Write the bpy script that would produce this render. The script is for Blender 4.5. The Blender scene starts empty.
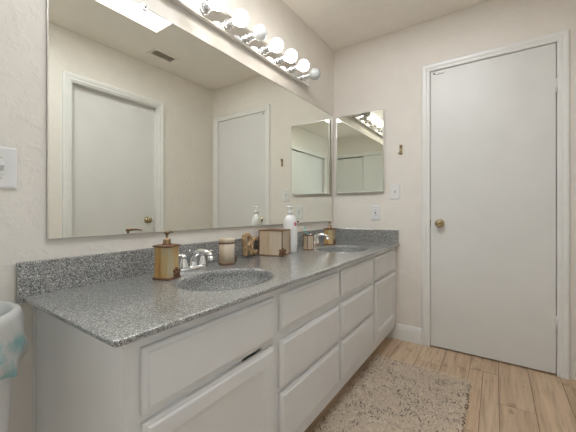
import bpy, bmesh, math, random
from mathutils import Vector, Matrix

random.seed(7)
scene = bpy.context.scene
COL = scene.collection
PI = math.pi

# ------------------------------------------------------------------ camera, world, light, exposure
cam_data = bpy.data.cameras.new('camera')
cam_data.sensor_width = 36.0
cam_data.lens = 302.66 / 576 * 36
cam_data.shift_y = -5.81 / 576
cam_data.clip_start = 0.02
cam = bpy.data.objects.new('camera', cam_data)
COL.objects.link(cam)
cam.location = (1.188, 0.0, 1.013)
cam.rotation_euler = (math.radians(90), 0, math.radians(34.4039))
scene.camera = cam

world = bpy.data.worlds.new('world')
scene.world = world
world.use_nodes = True
wbg = world.node_tree.nodes['Background']
wbg.inputs[0].default_value = (0.75, 0.85, 1.0, 1)
wbg.inputs[1].default_value = 1.0

BULB_COL = (1.0, 0.93, 0.84)
BULB_ON = 5.0
BULB_HALF = 1.3
BULB_FAINT = 1.6
SKY_COL = (0.86, 0.93, 1.0)
SKY_STRENGTH = 2.3

# open doorway in the left wall; an added window beyond it supplies fill light
LY0D, LY1D, LZD = -0.52, 0.13, 2.03
FILL_WINDOW = 6.0

# area lamp added in the skylight shaft, tilted to brighten the far end
shaft_fill = bpy.data.lights.new('skylight_fill', 'AREA')
shaft_fill.shape = 'RECTANGLE'
shaft_fill.size, shaft_fill.size_y = 0.56, 0.24
shaft_fill.energy = 6.5
shaft_fill.color = (0.93, 0.96, 1.0)
so_ = bpy.data.objects.new('skylight_fill', shaft_fill)
COL.objects.link(so_)
so_.location = (0.757, 0.47, 2.53)
so_.rotation_euler = (math.radians(58), 0, 0)

vs = scene.view_settings
vs.view_transform = 'Standard'
vs.look = 'None'
vs.gamma = 1.0
vs.use_curve_mapping = False
vs.exposure = 0.88
scene.cycles.max_bounces = 16
scene.cycles.diffuse_bounces = 10
scene.cycles.glossy_bounces = 10
scene.cycles.caustics_reflective = True
scene.cycles.blur_glossy = 0.5
scene.cycles.caustics_refractive = False
scene.cycles.sample_clamp_indirect = 6.0
scene.cycles.use_denoising = True

# ------------------------------------------------------------------ room numbers (metres)
W, YB, YR, H = 1.594, 2.459, -0.62, 2.431     # room width, back wall, rear wall, ceiling


# ------------------------------------------------------------------ materials
def srgb(r, g, b):
    f = lambda c: (c / 255 / 12.92) if c / 255 <= 0.04045 else ((c / 255 + 0.055) / 1.055) ** 2.4
    return (f(r), f(g), f(b), 1)


def new_mat(name):
    m = bpy.data.materials.new(name)
    m.use_nodes = True
    nt = m.node_tree
    return m, nt, nt.nodes['Principled BSDF']


def N(nt, typ, **kw):
    n = nt.nodes.new(typ)
    for k, v in kw.items():
        setattr(n, k, v)
    return n


def coords(nt, kind='Object', scale=(1, 1, 1)):
    t = N(nt, 'ShaderNodeTexCoord')
    m = N(nt, 'ShaderNodeMapping')
    m.inputs['Scale'].default_value = scale
    nt.links.new(t.outputs[kind], m.inputs[0])
    return m.outputs[0]


def noise(nt, vec, scale, detail=3, rough=0.5):
    n = N(nt, 'ShaderNodeTexNoise')
    n.inputs['Scale'].default_value = scale
    n.inputs['Detail'].default_value = detail
    n.inputs['Roughness'].default_value = rough
    nt.links.new(vec, n.inputs['Vector'])
    return n


def ramp(nt, fac, stops, interp='LINEAR'):
    r = N(nt, 'ShaderNodeValToRGB')
    r.color_ramp.interpolation = interp
    els = r.color_ramp.elements
    while len(els) < len(stops):
        els.new(0.5)
    for e, (p, c) in zip(els, stops):
        e.position = p
        e.color = c
    nt.links.new(fac, r.inputs[0])
    return r.outputs[0]


def mixc(nt, fac, a, b, blend='MIX'):
    m = N(nt, 'ShaderNodeMix', data_type='RGBA', blend_type=blend)
    for sock, v in ((m.inputs[0], fac), (m.inputs[6], a), (m.inputs[7], b)):
        if hasattr(v, 'is_output'):
            nt.links.new(v, sock)
        else:
            sock.default_value = v
    return m.outputs[2]


def bump(nt, bsdf, h, strength, dist):
    b = N(nt, 'ShaderNodeBump')
    b.inputs['Strength'].default_value = strength
    b.inputs['Distance'].default_value = dist
    nt.links.new(h, b.inputs['Height'])
    nt.links.new(b.outputs[0], bsdf.inputs['Normal'])


def plain(name, col, rough=0.5, metal=0.0, var=0.04, scale=14.0, spec=0.5):
    m, nt, p = new_mat(name)
    n = noise(nt, coords(nt), scale, 3)
    d = tuple(c * (1 - var) for c in col[:3]) + (1,)
    l = tuple(min(1, c * (1 + var)) for c in col[:3]) + (1,)
    nt.links.new(ramp(nt, n.outputs[0], [(0.3, d), (0.7, l)]), p.inputs['Base Color'])
    p.inputs['Roughness'].default_value = rough
    p.inputs['Metallic'].default_value = metal
    p.inputs['Specular IOR Level'].default_value = spec
    return m


def wall_paint(name, col, strength=0.22):
    m, nt, p = new_mat(name)
    v = coords(nt)
    big = noise(nt, v, 9, 4, 0.55)
    fine = noise(nt, v, 70, 3, 0.5)
    skip = N(nt, 'ShaderNodeMapRange')
    skip.inputs[1].default_value = 0.5
    skip.inputs[2].default_value = 0.62
    mid = noise(nt, v, 22, 4, 0.6)
    nt.links.new(mid.outputs[0], skip.inputs[0])
    add = N(nt, 'ShaderNodeMath', operation='MULTIPLY_ADD')
    add.inputs[1].default_value = 0.35
    nt.links.new(fine.outputs[0], add.inputs[0])
    nt.links.new(skip.outputs[0], add.inputs[2])
    d = tuple(c * 0.97 for c in col[:3]) + (1,)
    nt.links.new(ramp(nt, big.outputs[0], [(0.35, d), (0.65, col)]), p.inputs['Base Color'])
    p.inputs['Roughness'].default_value = 0.55
    bump(nt, p, add.outputs[0], strength, 0.004)
    return m


M = {}
M['wall'] = wall_paint('wall_paint', (0.76, 0.715, 0.655, 1))
M['ceiling'] = wall_paint('ceiling_paint', (0.87, 0.825, 0.76, 1), 0.2)
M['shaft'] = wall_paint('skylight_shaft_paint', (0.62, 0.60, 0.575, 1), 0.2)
M['trim'] = plain('white_trim_paint', (0.76, 0.755, 0.73, 1), 0.32, var=0.015)
M['door'] = plain('white_door_paint', (0.70, 0.695, 0.67, 1), 0.38, var=0.02, scale=6)
M['cabinet'] = plain('white_cabinet_paint', (0.71, 0.708, 0.705, 1), 0.38, var=0.02, scale=8)
M['dark'] = plain('dark_recess', (0.012, 0.011, 0.010, 1), 0.9)
M['plastic'] = plain('white_plastic', (0.74, 0.735, 0.72, 1), 0.3, var=0.01)
M['chrome'] = plain('chrome', (0.86, 0.86, 0.86, 1), 0.07, 1.0, var=0.01)
M['brass'] = plain('aged_brass', (0.45, 0.36, 0.22, 1), 0.25, 1.0, var=0.08)
M['bronze'] = plain('antique_bronze', (0.26, 0.17, 0.10, 1), 0.32, 1.0, var=0.12, scale=60)
M['brown'] = plain('dark_brown_resin', (0.16, 0.075, 0.035, 1), 0.5, var=0.3, scale=120)
M['sheet'] = plain('vent_metal', (0.50, 0.46, 0.38, 1), 0.5, 0.2, var=0.05)
M['slotdark'] = plain('outlet_slot_black', (0.02, 0.02, 0.02, 1), 0.6)
M['frame'] = plain('polished_mirror_frame', (0.60, 0.58, 0.55, 1), 0.35, 1.0, var=0.02)
M['teal'] = plain('teal_plastic', (0.22, 0.52, 0.46, 1), 0.4)
M['pink'] = plain('pink_print', (0.62, 0.16, 0.22, 1), 0.5)
M['grout'] = plain('tile_grout', (0.16, 0.11, 0.075, 1), 0.9)


def mirror_mat(name, col):
    m, nt, p = new_mat(name)
    p.inputs['Base Color'].default_value = col
    p.inputs['Metallic'].default_value = 1.0
    p.inputs['Roughness'].default_value = 0.0
    return m


M['mirror'] = mirror_mat('mirror_silvering', (0.87, 0.88, 0.825, 1))
M['dimmed_mirror'] = mirror_mat('dimmed_mirror_silvering', (0.78, 0.79, 0.71, 1))  # darker tint puts dimmer light into the small mirror's reflection


def granite():
    m, nt, p = new_mat('speckled_grey_stone')
    v = coords(nt)
    a = N(nt, 'ShaderNodeTexVoronoi')
    a.inputs['Scale'].default_value = 420
    nt.links.new(v, a.inputs['Vector'])
    b = noise(nt, v, 210, 2, 0.6)
    sep = N(nt, 'ShaderNodeSeparateColor')
    nt.links.new(a.outputs['Color'], sep.inputs[0])
    g = ramp(nt, sep.outputs[0], [(0.0, (0.085, 0.087, 0.088, 1)), (0.24, (0.17, 0.172, 0.172, 1)), (0.48, (0.30, 0.30, 0.292, 1)),
                                  (0.76, (0.41, 0.407, 0.39, 1)), (0.91, (0.60, 0.59, 0.565, 1))], 'CONSTANT')
    g2 = ramp(nt, b.outputs[0], [(0.35, (0.75, 0.75, 0.75, 1)), (0.65, (1.2, 1.2, 1.2, 1))])
    nt.links.new(mixc(nt, 1.0, g, g2, 'MULTIPLY'), p.inputs['Base Color'])
    p.inputs['Roughness'].default_value = 0.3
    p.inputs['Coat Weight'].default_value = 1.0
    p.inputs['Coat Roughness'].default_value = 0.10
    p.inputs['Coat IOR'].default_value = 1.65
    return m


M['granite'] = granite()


def wood_tile():
    m, nt, p = new_mat('wood_look_tile')
    geo = N(nt, 'ShaderNodeNewGeometry')
    t = N(nt, 'ShaderNodeTexCoord')
    off = N(nt, 'ShaderNodeVectorMath', operation='MULTIPLY_ADD')
    off.inputs[1].default_value = (13.0, 31.0, 7.0)
    nt.links.new(geo.outputs['Random Per Island'], off.inputs[0])
    nt.links.new(t.outputs['Object'], off.inputs[2])
    mp = N(nt, 'ShaderNodeMapping')
    mp.inputs['Scale'].default_value = (1.0, 0.055, 1.0)
    nt.links.new(off.outputs[0], mp.inputs[0])
    grain = noise(nt, mp.outputs[0], 48, 6, 0.7)
    wide = noise(nt, mp.outputs[0], 14, 4, 0.6)
    mp2 = N(nt, 'ShaderNodeMapping')
    mp2.inputs['Scale'].default_value = (1.0, 0.45, 1.0)
    nt.links.new(off.outputs[0], mp2.inputs[0])
    knot = noise(nt, mp2.outputs[0], 11, 3, 0.55)
    base = ramp(nt, wide.outputs[0], [(0.25, (0.47, 0.325, 0.21, 1)), (0.5, (0.60, 0.445, 0.305, 1)), (0.75, (0.68, 0.53, 0.38, 1))])
    g = ramp(nt, grain.outputs[0], [(0.3, (0.55, 0.5, 0.46, 1)), (0.52, (1, 1, 1, 1)), (0.75, (1.12, 1.12, 1.12, 1))])
    k = ramp(nt, knot.outputs[0], [(0.26, (0.42, 0.34, 0.28, 1)), (0.38, (1, 1, 1, 1))])
    c = mixc(nt, 0.85, base, g, 'MULTIPLY')
    c = mixc(nt, 0.8, c, k, 'MULTIPLY')
    tone = ramp(nt, geo.outputs['Random Per Island'], [(0.0, (0.93, 0.92, 0.92, 1)), (1.0, (1.05, 1.05, 1.04, 1))])
    c = mixc(nt, 1.0, c, tone, 'MULTIPLY')
    nt.links.new(c, p.inputs['Base Color'])
    p.inputs['Roughness'].default_value = 0.42
    bump(nt, p, grain.outputs[0], 0.15, 0.002)
    return m


M['wood'] = wood_tile()


def marbled():
    m, nt, p = new_mat('marbled_tan_resin')
    v = coords(nt, 'Object', (1, 1, 0.12))
    n = noise(nt, v, 38, 4, 0.55)
    c = ramp(nt, n.outputs[0], [(0.28, (0.46, 0.33, 0.21, 1)), (0.45, (0.54, 0.42, 0.29, 1)), (0.56, (0.56, 0.46, 0.34, 1)),
                                (0.70, (0.55, 0.51, 0.43, 1))])
    nt.links.new(c, p.inputs['Base Color'])
    p.inputs['Roughness'].default_value = 0.35
    return m


M['marbled'] = marbled()


def marbled_amber():
    m, nt, p = new_mat('marbled_amber_resin')
    v = coords(nt, 'Object', (1, 1, 0.12))
    n = noise(nt, v, 38, 4, 0.55)
    c = ramp(nt, n.outputs[0], [(0.30, (0.27, 0.13, 0.035, 1)), (0.46, (0.45, 0.26, 0.085, 1)), (0.56, (0.50, 0.36, 0.17, 1)),
                                (0.68, (0.46, 0.42, 0.29, 1))])
    nt.links.new(c, p.inputs['Base Color'])
    p.inputs['Roughness'].default_value = 0.32
    return m


M['amber'] = marbled_amber()
M['rope'] = plain('gilded_rope', (0.40, 0.27, 0.145, 1), 0.38, 0.25, var=0.45, scale=90)


def shag(name, light, mid, dark):
    m, nt, p = new_mat(name)
    v = coords(nt, 'Object', (1.0, 1.4, 1.0))
    a = noise(nt, v, 9, 4, 0.7)
    geo = N(nt, 'ShaderNodeNewGeometry')
    rnd_ = geo.outputs['Random Per Island']
    # share of dark yarns: a few everywhere, many in the flecked patches
    thr = N(nt, 'ShaderNodeMapRange')
    thr.inputs[1].default_value = 0.44
    thr.inputs[2].default_value = 0.68
    thr.inputs[3].default_value = 0.008
    thr.inputs[4].default_value = 0.30
    nt.links.new(a.outputs[0], thr.inputs[0])
    isdark = N(nt, 'ShaderNodeMath', operation='LESS_THAN')
    nt.links.new(rnd_, isdark.inputs[0])
    nt.links.new(thr.outputs[0], isdark.inputs[1])
    c = ramp(nt, rnd_, [(0.0, mid), (0.45, mid), (1.0, light)])
    nt.links.new(mixc(nt, isdark.outputs[0], c, dark), p.inputs['Base Color'])
    p.inputs['Roughness'].default_value = 0.85
    p.inputs['Specular IOR Level'].default_value = 0.15
    return m


M['shag'] = shag('beige_shag_yarn', (0.92, 0.81, 0.68, 1), (0.80, 0.68, 0.55, 1), (0.17, 0.115, 0.075, 1))
M['stitch'] = plain('dark_brown_yarn', (0.10, 0.065, 0.04, 1), 0.9, var=0.2)


def emitter(name, col, strength, base=(0.85, 0.85, 0.83, 1)):
    m, nt, p = new_mat(name)
    p.inputs['Base Color'].default_value = base
    p.inputs['Roughness'].default_value = 0.25
    p.inputs['Emission Color'].default_value = col + (1,)
    p.inputs['Emission Strength'].default_value = strength
    return m


M['bulb_on'] = emitter('lit_globe_glass', BULB_COL, BULB_ON)
M['bulb_half'] = emitter('half_lit_globe_glass', BULB_COL, BULB_HALF)
M['bulb_faint'] = emitter('dim_globe_glass', BULB_COL, 0.05, (0.72, 0.73, 0.73, 1))
M['bulb_off'] = plain('frosted_globe_glass', (0.60, 0.63, 0.62, 1), 0.2, var=0.02)
M['fill_pane'] = emitter('added_fill_pane', (0.72, 0.86, 1.0), FILL_WINDOW)  # glowing pane of the added window, a fill source
M['sky_pane'] = emitter('skylight_pane', SKY_COL, SKY_STRENGTH)


def bag_mat():
    m, nt, p = new_mat('printed_white_bin_bag')
    v = coords(nt)
    n = noise(nt, v, 14, 4, 0.6)
    sep = N(nt, 'ShaderNodeSeparateXYZ')
    nt.links.new(v, sep.inputs[0])
    band = N(nt, 'ShaderNodeMapRange', interpolation_type='SMOOTHSTEP')
    band.inputs[1].default_value = -0.035
    band.inputs[2].default_value = -0.065
    nt.links.new(sep.outputs[2], band.inputs[0])
    mask = ramp(nt, n.outputs[0], [(0.42, (0, 0, 0, 1)), (0.56, (1, 1, 1, 1))])
    mul = N(nt, 'ShaderNodeMath', operation='MULTIPLY')
    nt.links.new(mask, mul.inputs[0])
    nt.links.new(band.outputs[0], mul.inputs[1])
    c = mixc(nt, mul.outputs[0], (0.60, 0.60, 0.58, 1), (0.24, 0.45, 0.46, 1))
    nt.links.new(c, p.inputs['Base Color'])
    p.inputs['Roughness'].default_value = 0.28
    wr = noise(nt, v, 30, 3, 0.6)
    bump(nt, p, wr.outputs[0], 0.6, 0.006)
    tr = N(nt, 'ShaderNodeBsdfTransparent')
    mx = N(nt, 'ShaderNodeMixShader')
    mx.inputs[0].default_value = 0.22
    nt.links.new(p.outputs[0], mx.inputs[1])
    nt.links.new(tr.outputs[0], mx.inputs[2])
    nt.links.new(mx.outputs[0], nt.nodes['Material Output'].inputs[0])
    return m


M['bag'] = bag_mat()


# ------------------------------------------------------------------ mesh building
class MB:
    """collects shapes, builds ONE mesh object"""

    def __init__(self):
        self.v, self.f, self.mi, self.sm = [], [], [], []

    def add(self, verts, faces, mat=0, smooth=False):
        o = len(self.v)
        self.v += [tuple(p) for p in verts]
        self.f += [tuple(i + o for i in f) for f in faces]
        self.mi += [mat] * len(faces)
        self.sm += [smooth] * len(faces)
        return self

    def box(self, x0, x1, y0, y1, z0, z1, bev=0.0, mat=0, seg=2):
        bm = bmesh.new()
        bmesh.ops.create_cube(bm, size=1)
        for v in bm.verts:
            v.co = Vector((x0 + (v.co.x + .5) * (x1 - x0), y0 + (v.co.y + .5) * (y1 - y0), z0 + (v.co.z + .5) * (z1 - z0)))
        if bev > 0:
            bmesh.ops.bevel(bm, geom=bm.edges[:], offset=bev, segments=seg, affect='EDGES', profile=0.5)
        self.take(bm, mat)
        return self

    def take(self, bm, mat=0, smooth=False):
        bmesh.ops.recalc_face_normals(bm, faces=bm.faces[:])
        bm.verts.index_update()
        self.add([v.co[:] for v in bm.verts], [[v.index for v in f.verts] for f in bm.faces], mat, smooth)
        bm.free()

    def loft(self, loops, cap0=True, cap1=True, mat=0, smooth=False, closed=True):
        n = len(loops[0])
        vs_ = [p for l in loops for p in l]
        fs = []
        for k in range(len(loops) - 1):
            for i in range(n if closed else n - 1):
                j = (i + 1) % n
                fs.append((k * n + i, k * n + j, (k + 1) * n + j, (k + 1) * n + i))
        if cap0:
            fs.append(tuple(reversed(range(n))))
        if cap1:
            fs.append(tuple((len(loops) - 1) * n + i for i in range(n)))
        self.add(vs_, fs, mat, smooth)
        return self

    def lathe(self, prof, c=(0, 0, 0), axis='z', n=28, mat=0, cap0=True, cap1=True, sx=1.0, sy=1.0):
        loops = []
        for r, h in prof:
            lp = []
            for i in range(n):
                a = 2 * PI * i / n
                u, w = r * math.cos(a) * sx, r * math.sin(a) * sy
                if axis == 'z':
                    p = (c[0] + u, c[1] + w, c[2] + h)
                elif axis == 'x':
                    p = (c[0] + h, c[1] + u, c[2] + w)
                else:
                    p = (c[0] + w, c[1] + h, c[2] + u)
                lp.append(p)
            loops.append(lp)
        return self.loft(loops, cap0, cap1, mat, True)

    def tube(self, pts, rad, n=12, mat=0, twist=None):
        pts = [Vector(p) for p in pts]
        if not hasattr(rad, '__len__'):
            rad = [rad] * len(pts)
        loops, up = [], None
        for i, p in enumerate(pts):
            t = (pts[min(i + 1, len(pts) - 1)] - pts[max(i - 1, 0)]).normalized()
            if up is None:
                up = t.orthogonal().normalized()
            up = (up - t * up.dot(t)).normalized()
            b = t.cross(up)
            loops.append([p + (up * math.cos(2 * PI * k / n) + b * math.sin(2 * PI * k / n)) * rad[i] for k in range(n)])
        return self.loft(loops, True, True, mat, True)

    def sphere(self, c, r, n=20, mat=0, sz=1.0):
        m = n // 2
        prof = [(max(1e-5, r * math.sin(PI * k / m)), -r * sz * math.cos(PI * k / m)) for k in range(m + 1)]
        return self.lathe(prof, c, 'z', n, mat)

    def build(self, name, mats, parent=None, loc=None, rotz=0.0, auto=False):
        me = bpy.data.meshes.new(name)
        me.from_pydata(self.v, [], self.f)
        for m in (mats if isinstance(mats, (list, tuple)) else [mats]):
            me.materials.append(m)
        me.polygons.foreach_set('material_index', self.mi)
        me.polygons.foreach_set('use_smooth', self.sm)
        me.validate()
        me.update()
        o = bpy.data.objects.new(name, me)
        COL.objects.link(o)
        if parent is not None:
            o.parent = parent
        if loc is not None:
            o.location = loc
        if rotz:
            o.rotation_euler = (0, 0, rotz)
        return o


def smooth_curve(pts, sub=8):
    """Catmull-Rom through the points"""
    P = [Vector(p) for p in pts]
    P = [P[0] * 2 - P[1]] + P + [P[-1] * 2 - P[-2]]
    out = []
    for i in range(1, len(P) - 2):
        for k in range(sub):
            t = k / sub
            a, b, c, d = P[i - 1], P[i], P[i + 1], P[i + 2]
            out.append(0.5 * ((2 * b) + (c - a) * t + (2 * a - 5 * b + 4 * c - d) * t * t + (3 * b - a - 3 * c + d) * t ** 3))
    out.append(P[-2])
    return out


def thing(name, label, cat, loc=(0, 0, 0), rotz=0.0, group=None, kind=None):
    o = bpy.data.objects.new(name, None)
    o.empty_display_size = 0.05
    COL.objects.link(o)
    o.location = loc
    o.rotation_euler = (0, 0, rotz)
    return tag(o, label, cat, group, kind)


def tag(o, label=None, cat=None, group=None, kind=None):
    for k, v in (('label', label), ('category', cat), ('group', group), ('kind', kind)):
        if v:
            o[k] = v
    return o


def struct(o, label=None):
    return tag(o, label, None, None, 'structure')


# ------------------------------------------------------------------ the setting
# floor: individual wood-look planks running away from the vanity end to the door wall
fm = MB()
fm.box(-0.1, W + 0.1, YR - 0.1, YB + 0.14, -0.08, -0.004, 0, 1)
PX0, PW, GAP = 0.745, 0.153, 0.0022
joints = {-1: [0.7, 1.62], 0: [0.35, 1.27, 2.19], 1: [-0.1, 0.82, 1.74], 2: [0.42, 1.335, 2.26], 3: [1.02, 1.935], 4: [0.6, 1.52, 2.44],
          -2: [0.2, 1.12, 2.04], -3: [0.5, 1.42, 2.34], -4: [0.8, 1.72], -5: [0.3, 1.2, 2.1], 5: [0.2, 1.1, 2.0]}
for k, js in joints.items():
    xa, xb = PX0 + k * PW, PX0 + (k + 1) * PW
    xa, xb = max(xa, -0.1), min(xb, W + 0.1)
    ys = [YR - 0.1] + js + [YB + 0.13]
    for ya, yb in zip(ys[:-1], ys[1:]):
        strips = [(xa, xb)]
        if k == 2 and abs(yb - 2.26) < 1e-6:
            strips = [(xa, 1.124), (1.124, xb)]
            ya = 1.62
            fm.box(xa + GAP, xb - GAP, 1.335 + GAP, 1.62 - GAP, -0.02, 0.0, 0.0012, 0, 1)
        for sa, sb in strips:
            fm.box(sa + GAP / 2, sb - GAP / 2, ya + GAP / 2, yb - GAP / 2, -0.02, 0.0, 0.0012, 0, 1)
struct(fm.build('floor', [M['wood'], M['grout']]))

# skylight opening in the ceiling
SX0, SX1, SY0, SY1 = 0.46, 1.055, 0.34, 1.40
c = MB()
VX0, VX1, VY0, VY1 = 1.29, 1.385, 1.545, 1.745


def slab_with_holes(mb, x0, x1, y0, y1, z0, z1, holes):
    xs = sorted({x0, x1} | {h[0] for h in holes} | {h[1] for h in holes})
    ys = sorted({y0, y1} | {h[2] for h in holes} | {h[3] for h in holes})
    for xa, xb in zip(xs[:-1], xs[1:]):
        for ya, yb in zip(ys[:-1], ys[1:]):
            cx, cy = (xa + xb) / 2, (ya + yb) / 2
            if any(h[0] < cx < h[1] and h[2] < cy < h[3] for h in holes):
                continue
            mb.box(xa, xb, ya, yb, z0, z1)


slab_with_holes(c, -0.1, W + 0.1, YR - 0.1, YB + 0.1, H, H + 0.1, [(SX0, SX1, SY0, SY1)])
struct(c.build('ceiling', M['ceiling']))

sk = thing('window_1', None, None, (0, 0, 0), kind='structure')
s = MB()
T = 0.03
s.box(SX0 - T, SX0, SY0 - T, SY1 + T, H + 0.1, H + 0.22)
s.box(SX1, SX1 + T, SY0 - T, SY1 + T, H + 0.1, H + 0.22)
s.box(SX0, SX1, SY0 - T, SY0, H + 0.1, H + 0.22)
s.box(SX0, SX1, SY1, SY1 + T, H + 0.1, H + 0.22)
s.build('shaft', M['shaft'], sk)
s = MB()
s.box(SX0, SX1, SY0, SY1, H + 0.20, H + 0.215)
s.build('pane', M['sky_pane'], sk)

# walls
w = MB()
w.box(-0.1, 0, YR - 0.1, LY0D, 0, H)
w.box(-0.1, 0, LY1D, YB + 0.1, 0, H)
w.box(-0.1, 0, LY0D, LY1D, LZD, H)
struct(w.build('wall_left', M['wall']))
DX0, DX1, DZ = 0.785, 1.502, 2.045           # opening in the back wall
w = MB()
w.box(0, DX0, YB, YB + 0.12, 0, H)
w.box(DX1, W, YB, YB + 0.12, 0, H)
w.box(DX0, DX1, YB, YB + 0.12, DZ, H)
struct(w.build('wall_back', M['wall']))
KY0, KY1, KZ = -0.46, 0.75, 2.03             # closet opening in the right wall
RY0, RY1 = 1.0, 1.762                       # opening in the right wall
w = MB()
w.box(W, W + 0.12, YR - 0.1, KY0, 0, H)
w.box(W, W + 0.12, KY1, RY0, 0, H)
w.box(W, W + 0.12, KY0, KY1, KZ, H)
w.box(W, W + 0.12, RY1, YB + 0.1, 0, H)
w.box(W, W + 0.12, RY0, RY1, DZ, H)
struct(w.build('wall_right', M['wall']))
CX0, CX1, CZ = 0.12, 1.50, 2.03              # closet opening in the rear wall
w = MB()
w.box(0, CX0, YR - 0.1, YR, 0, H)
w.box(CX1, W, YR - 0.1, YR, 0, H)
w.box(CX0, CX1, YR - 0.1, YR, CZ, H)
struct(w.build('wall_rear', M['wall']))

CASING = [(0.0, 0.0), (0.0, 0.009), (0.006, 0.012), (0.022, 0.012), (0.028, 0.016), (0.046, 0.018), (0.054, 0.016), (0.058, 0.010), (0.058, 0.0)]


def casing_mesh(a0, a1, zt, prof, place):
    """a moulded casing mitred round three sides of an opening; place(a, depth, z) gives the point"""
    mb = MB()
    loops = []
    for u, v in prof:
        loops.append([place(a0 - u, v, 0.0), place(a0 - u, v, zt + u), place(a1 + u, v, zt + u), place(a1 + u, v, 0.0)])
    n = len(prof)
    vs_, fs = [], []
    for st in range(4):
        for l in loops:
            vs_.append(l[st])
    for st in range(3):
        for i in range(n - 1):
            fs.append((st * n + i, st * n + i + 1, (st + 1) * n + i + 1, (st + 1) * n + i))
    fs.append(tuple(range(n)))
    fs.append(tuple(reversed(range(3 * n, 4 * n))))
    mb.add(vs_, fs)
    return mb


def knob_on(mb, c, axis, sgn, mat=0):
    prof = [(0.0, 0.0), (0.031, 0.0), (0.031, 0.004), (0.026, 0.008), (0.012, 0.011), (0.011, 0.026), (0.017, 0.031), (0.026, 0.039),
            (0.0275, 0.048), (0.024, 0.057), (0.016, 0.0615), (0.013, 0.0600), (0.006, 0.0600), (0.006, 0.0625), (0.0, 0.0625)]
    mb.lathe([(r, h * sgn) for r, h in prof], c, axis, 28, mat)


# door_1 : flush white door in the back wall
d1 = thing('door_1', None, None, (0, 0, 0), kind='structure')
casing_mesh(DX0 + 0.003, DX1 - 0.003, DZ - 0.003, CASING, lambda a, v, z: (a, YB - v, z)).build('casing', M['trim'], d1)
m = MB()
m.box(DX0, DX0 + 0.0035, YB - 0.002, YB + 0.12, 0, DZ)
m.box(DX1 - 0.0035, DX1, YB - 0.002, YB + 0.12, 0, DZ)
m.box(DX0 + 0.0035, DX1 - 0.0035, YB - 0.002, YB + 0.12, DZ - 0.0035, DZ)
m.box(DX0 + 0.0035, DX0 + 0.016, YB + 0.036, YB + 0.06, 0, DZ - 0.0035)
m.box(DX1 - 0.016, DX1 - 0.0035, YB + 0.036, YB + 0.06, 0, DZ - 0.0035)
m.box(DX0 + 0.016, DX1 - 0.016, YB + 0.036, YB + 0.06, DZ - 0.016, DZ - 0.0035)
m.build('jamb', M['trim'], d1)
m = MB()
m.box(DX0, DX1, YB + 0.10, YB + 0.12, 0.0, DZ)
m.build('backing', M['dark'], d1)
m = MB()
m.box(DX0 + 0.0062, DX1 - 0.0075, YB - 0.004, YB + 0.034, 0.010, DZ - 0.0072, 0.0015)
m.build('slab', M['door'], d1)
m = MB()
knob_on(m, (0.853, YB - 0.004, 0.917), 'y', -1)
m.build('knob', M['brass'], d1)
m = MB()
m.box(DX0 + 0.0005, DX0 + 0.0075, YB - 0.006, YB + 0.002, 0.890, 0.945)
m.build('strike_plate', M['bronze'], d1)
m = MB()
m.box(0.822, 0.880, YB - 0.012, YB - 0.003, DZ - 0.034, DZ - 0.022, 0.002)
m.sphere((0.815, YB - 0.010, DZ - 0.026), 0.0065, 10, 1)
m.build('latch', [M['trim'], M['bronze']], d1)
for hz in (1.775, 0.323):
    m = MB()
    m.box(DX1 - 0.012, DX1 - 0.006, YB - 0.0065, YB - 0.002, hz - 0.045, hz + 0.045, 0.001)
    m.lathe([(0.0, -0.046), (0.0055, -0.046), (0.0055, 0.046), (0.0, 0.046)], (DX1 - 0.005, YB - 0.009, hz), 'z', 14)
    m.build('hinge', M['trim'], d1)

# door_2 : recessed white door in the right wall, seen in the mirror
d2 = thing('door_2', None, None, (0, 0, 0), kind='structure')
casing_mesh(RY0 + 0.004, RY1 - 0.004, DZ - 0.004, CASING, lambda a, v, z: (W - v, a, z)).build('casing', M['trim'], d2)
m = MB()
m.box(W - 0.002, W + 0.12, RY0, RY0 + 0.014, 0, DZ)
m.box(W - 0.002, W + 0.12, RY1 - 0.014, RY1, 0, DZ)
m.box(W - 0.002, W + 0.12, RY0 + 0.014, RY1 - 0.014, DZ - 0.014, DZ)
m.build('jamb', M['trim'], d2)
m = MB()
m.box(W + 0.055, W + 0.092, RY0 + 0.016, RY1 - 0.016, 0.010, DZ - 0.016, 0.002)
m.build('slab', M['door'], d2)
m = MB()
knob_on(m, (W + 0.055, 1.672, 0.917), 'x', -1)
m.build('knob', M['brass'], d2)

# door_3 : pair of sliding closet panels behind the camera, seen in the small mirror
d3 = thing('door_3', None, None, (0, 0, 0), kind='structure')
FLAT = [(0.0, 0.0), (0.0, 0.012), (0.004, 0.015), (0.056, 0.015), (0.060, 0.010), (0.060, 0.0)]
casing_mesh(CX0 + 0.003, CX1 - 0.003, CZ - 0.003, FLAT, lambda a, v, z: (a, YR + v, z)).build('casing', M['trim'], d3)
mid = 0.87
m = MB()
m.box(CX0 + 0.004, mid - 0.001, YR - 0.036, YR - 0.008, 0.012, CZ - 0.005, 0.001)
m.build('slab', M['door'], d3)
m = MB()
m.box(mid + 0.001, CX1 - 0.004, YR - 0.036, YR - 0.008, 0.012, CZ - 0.020, 0.001)
m.build('slab', M['door'], d3)
m = MB()
m.box(CX0, CX1, YR - 0.098, YR - 0.078, 0.0, CZ)
m.build('backing', M['dark'], d3)


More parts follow.
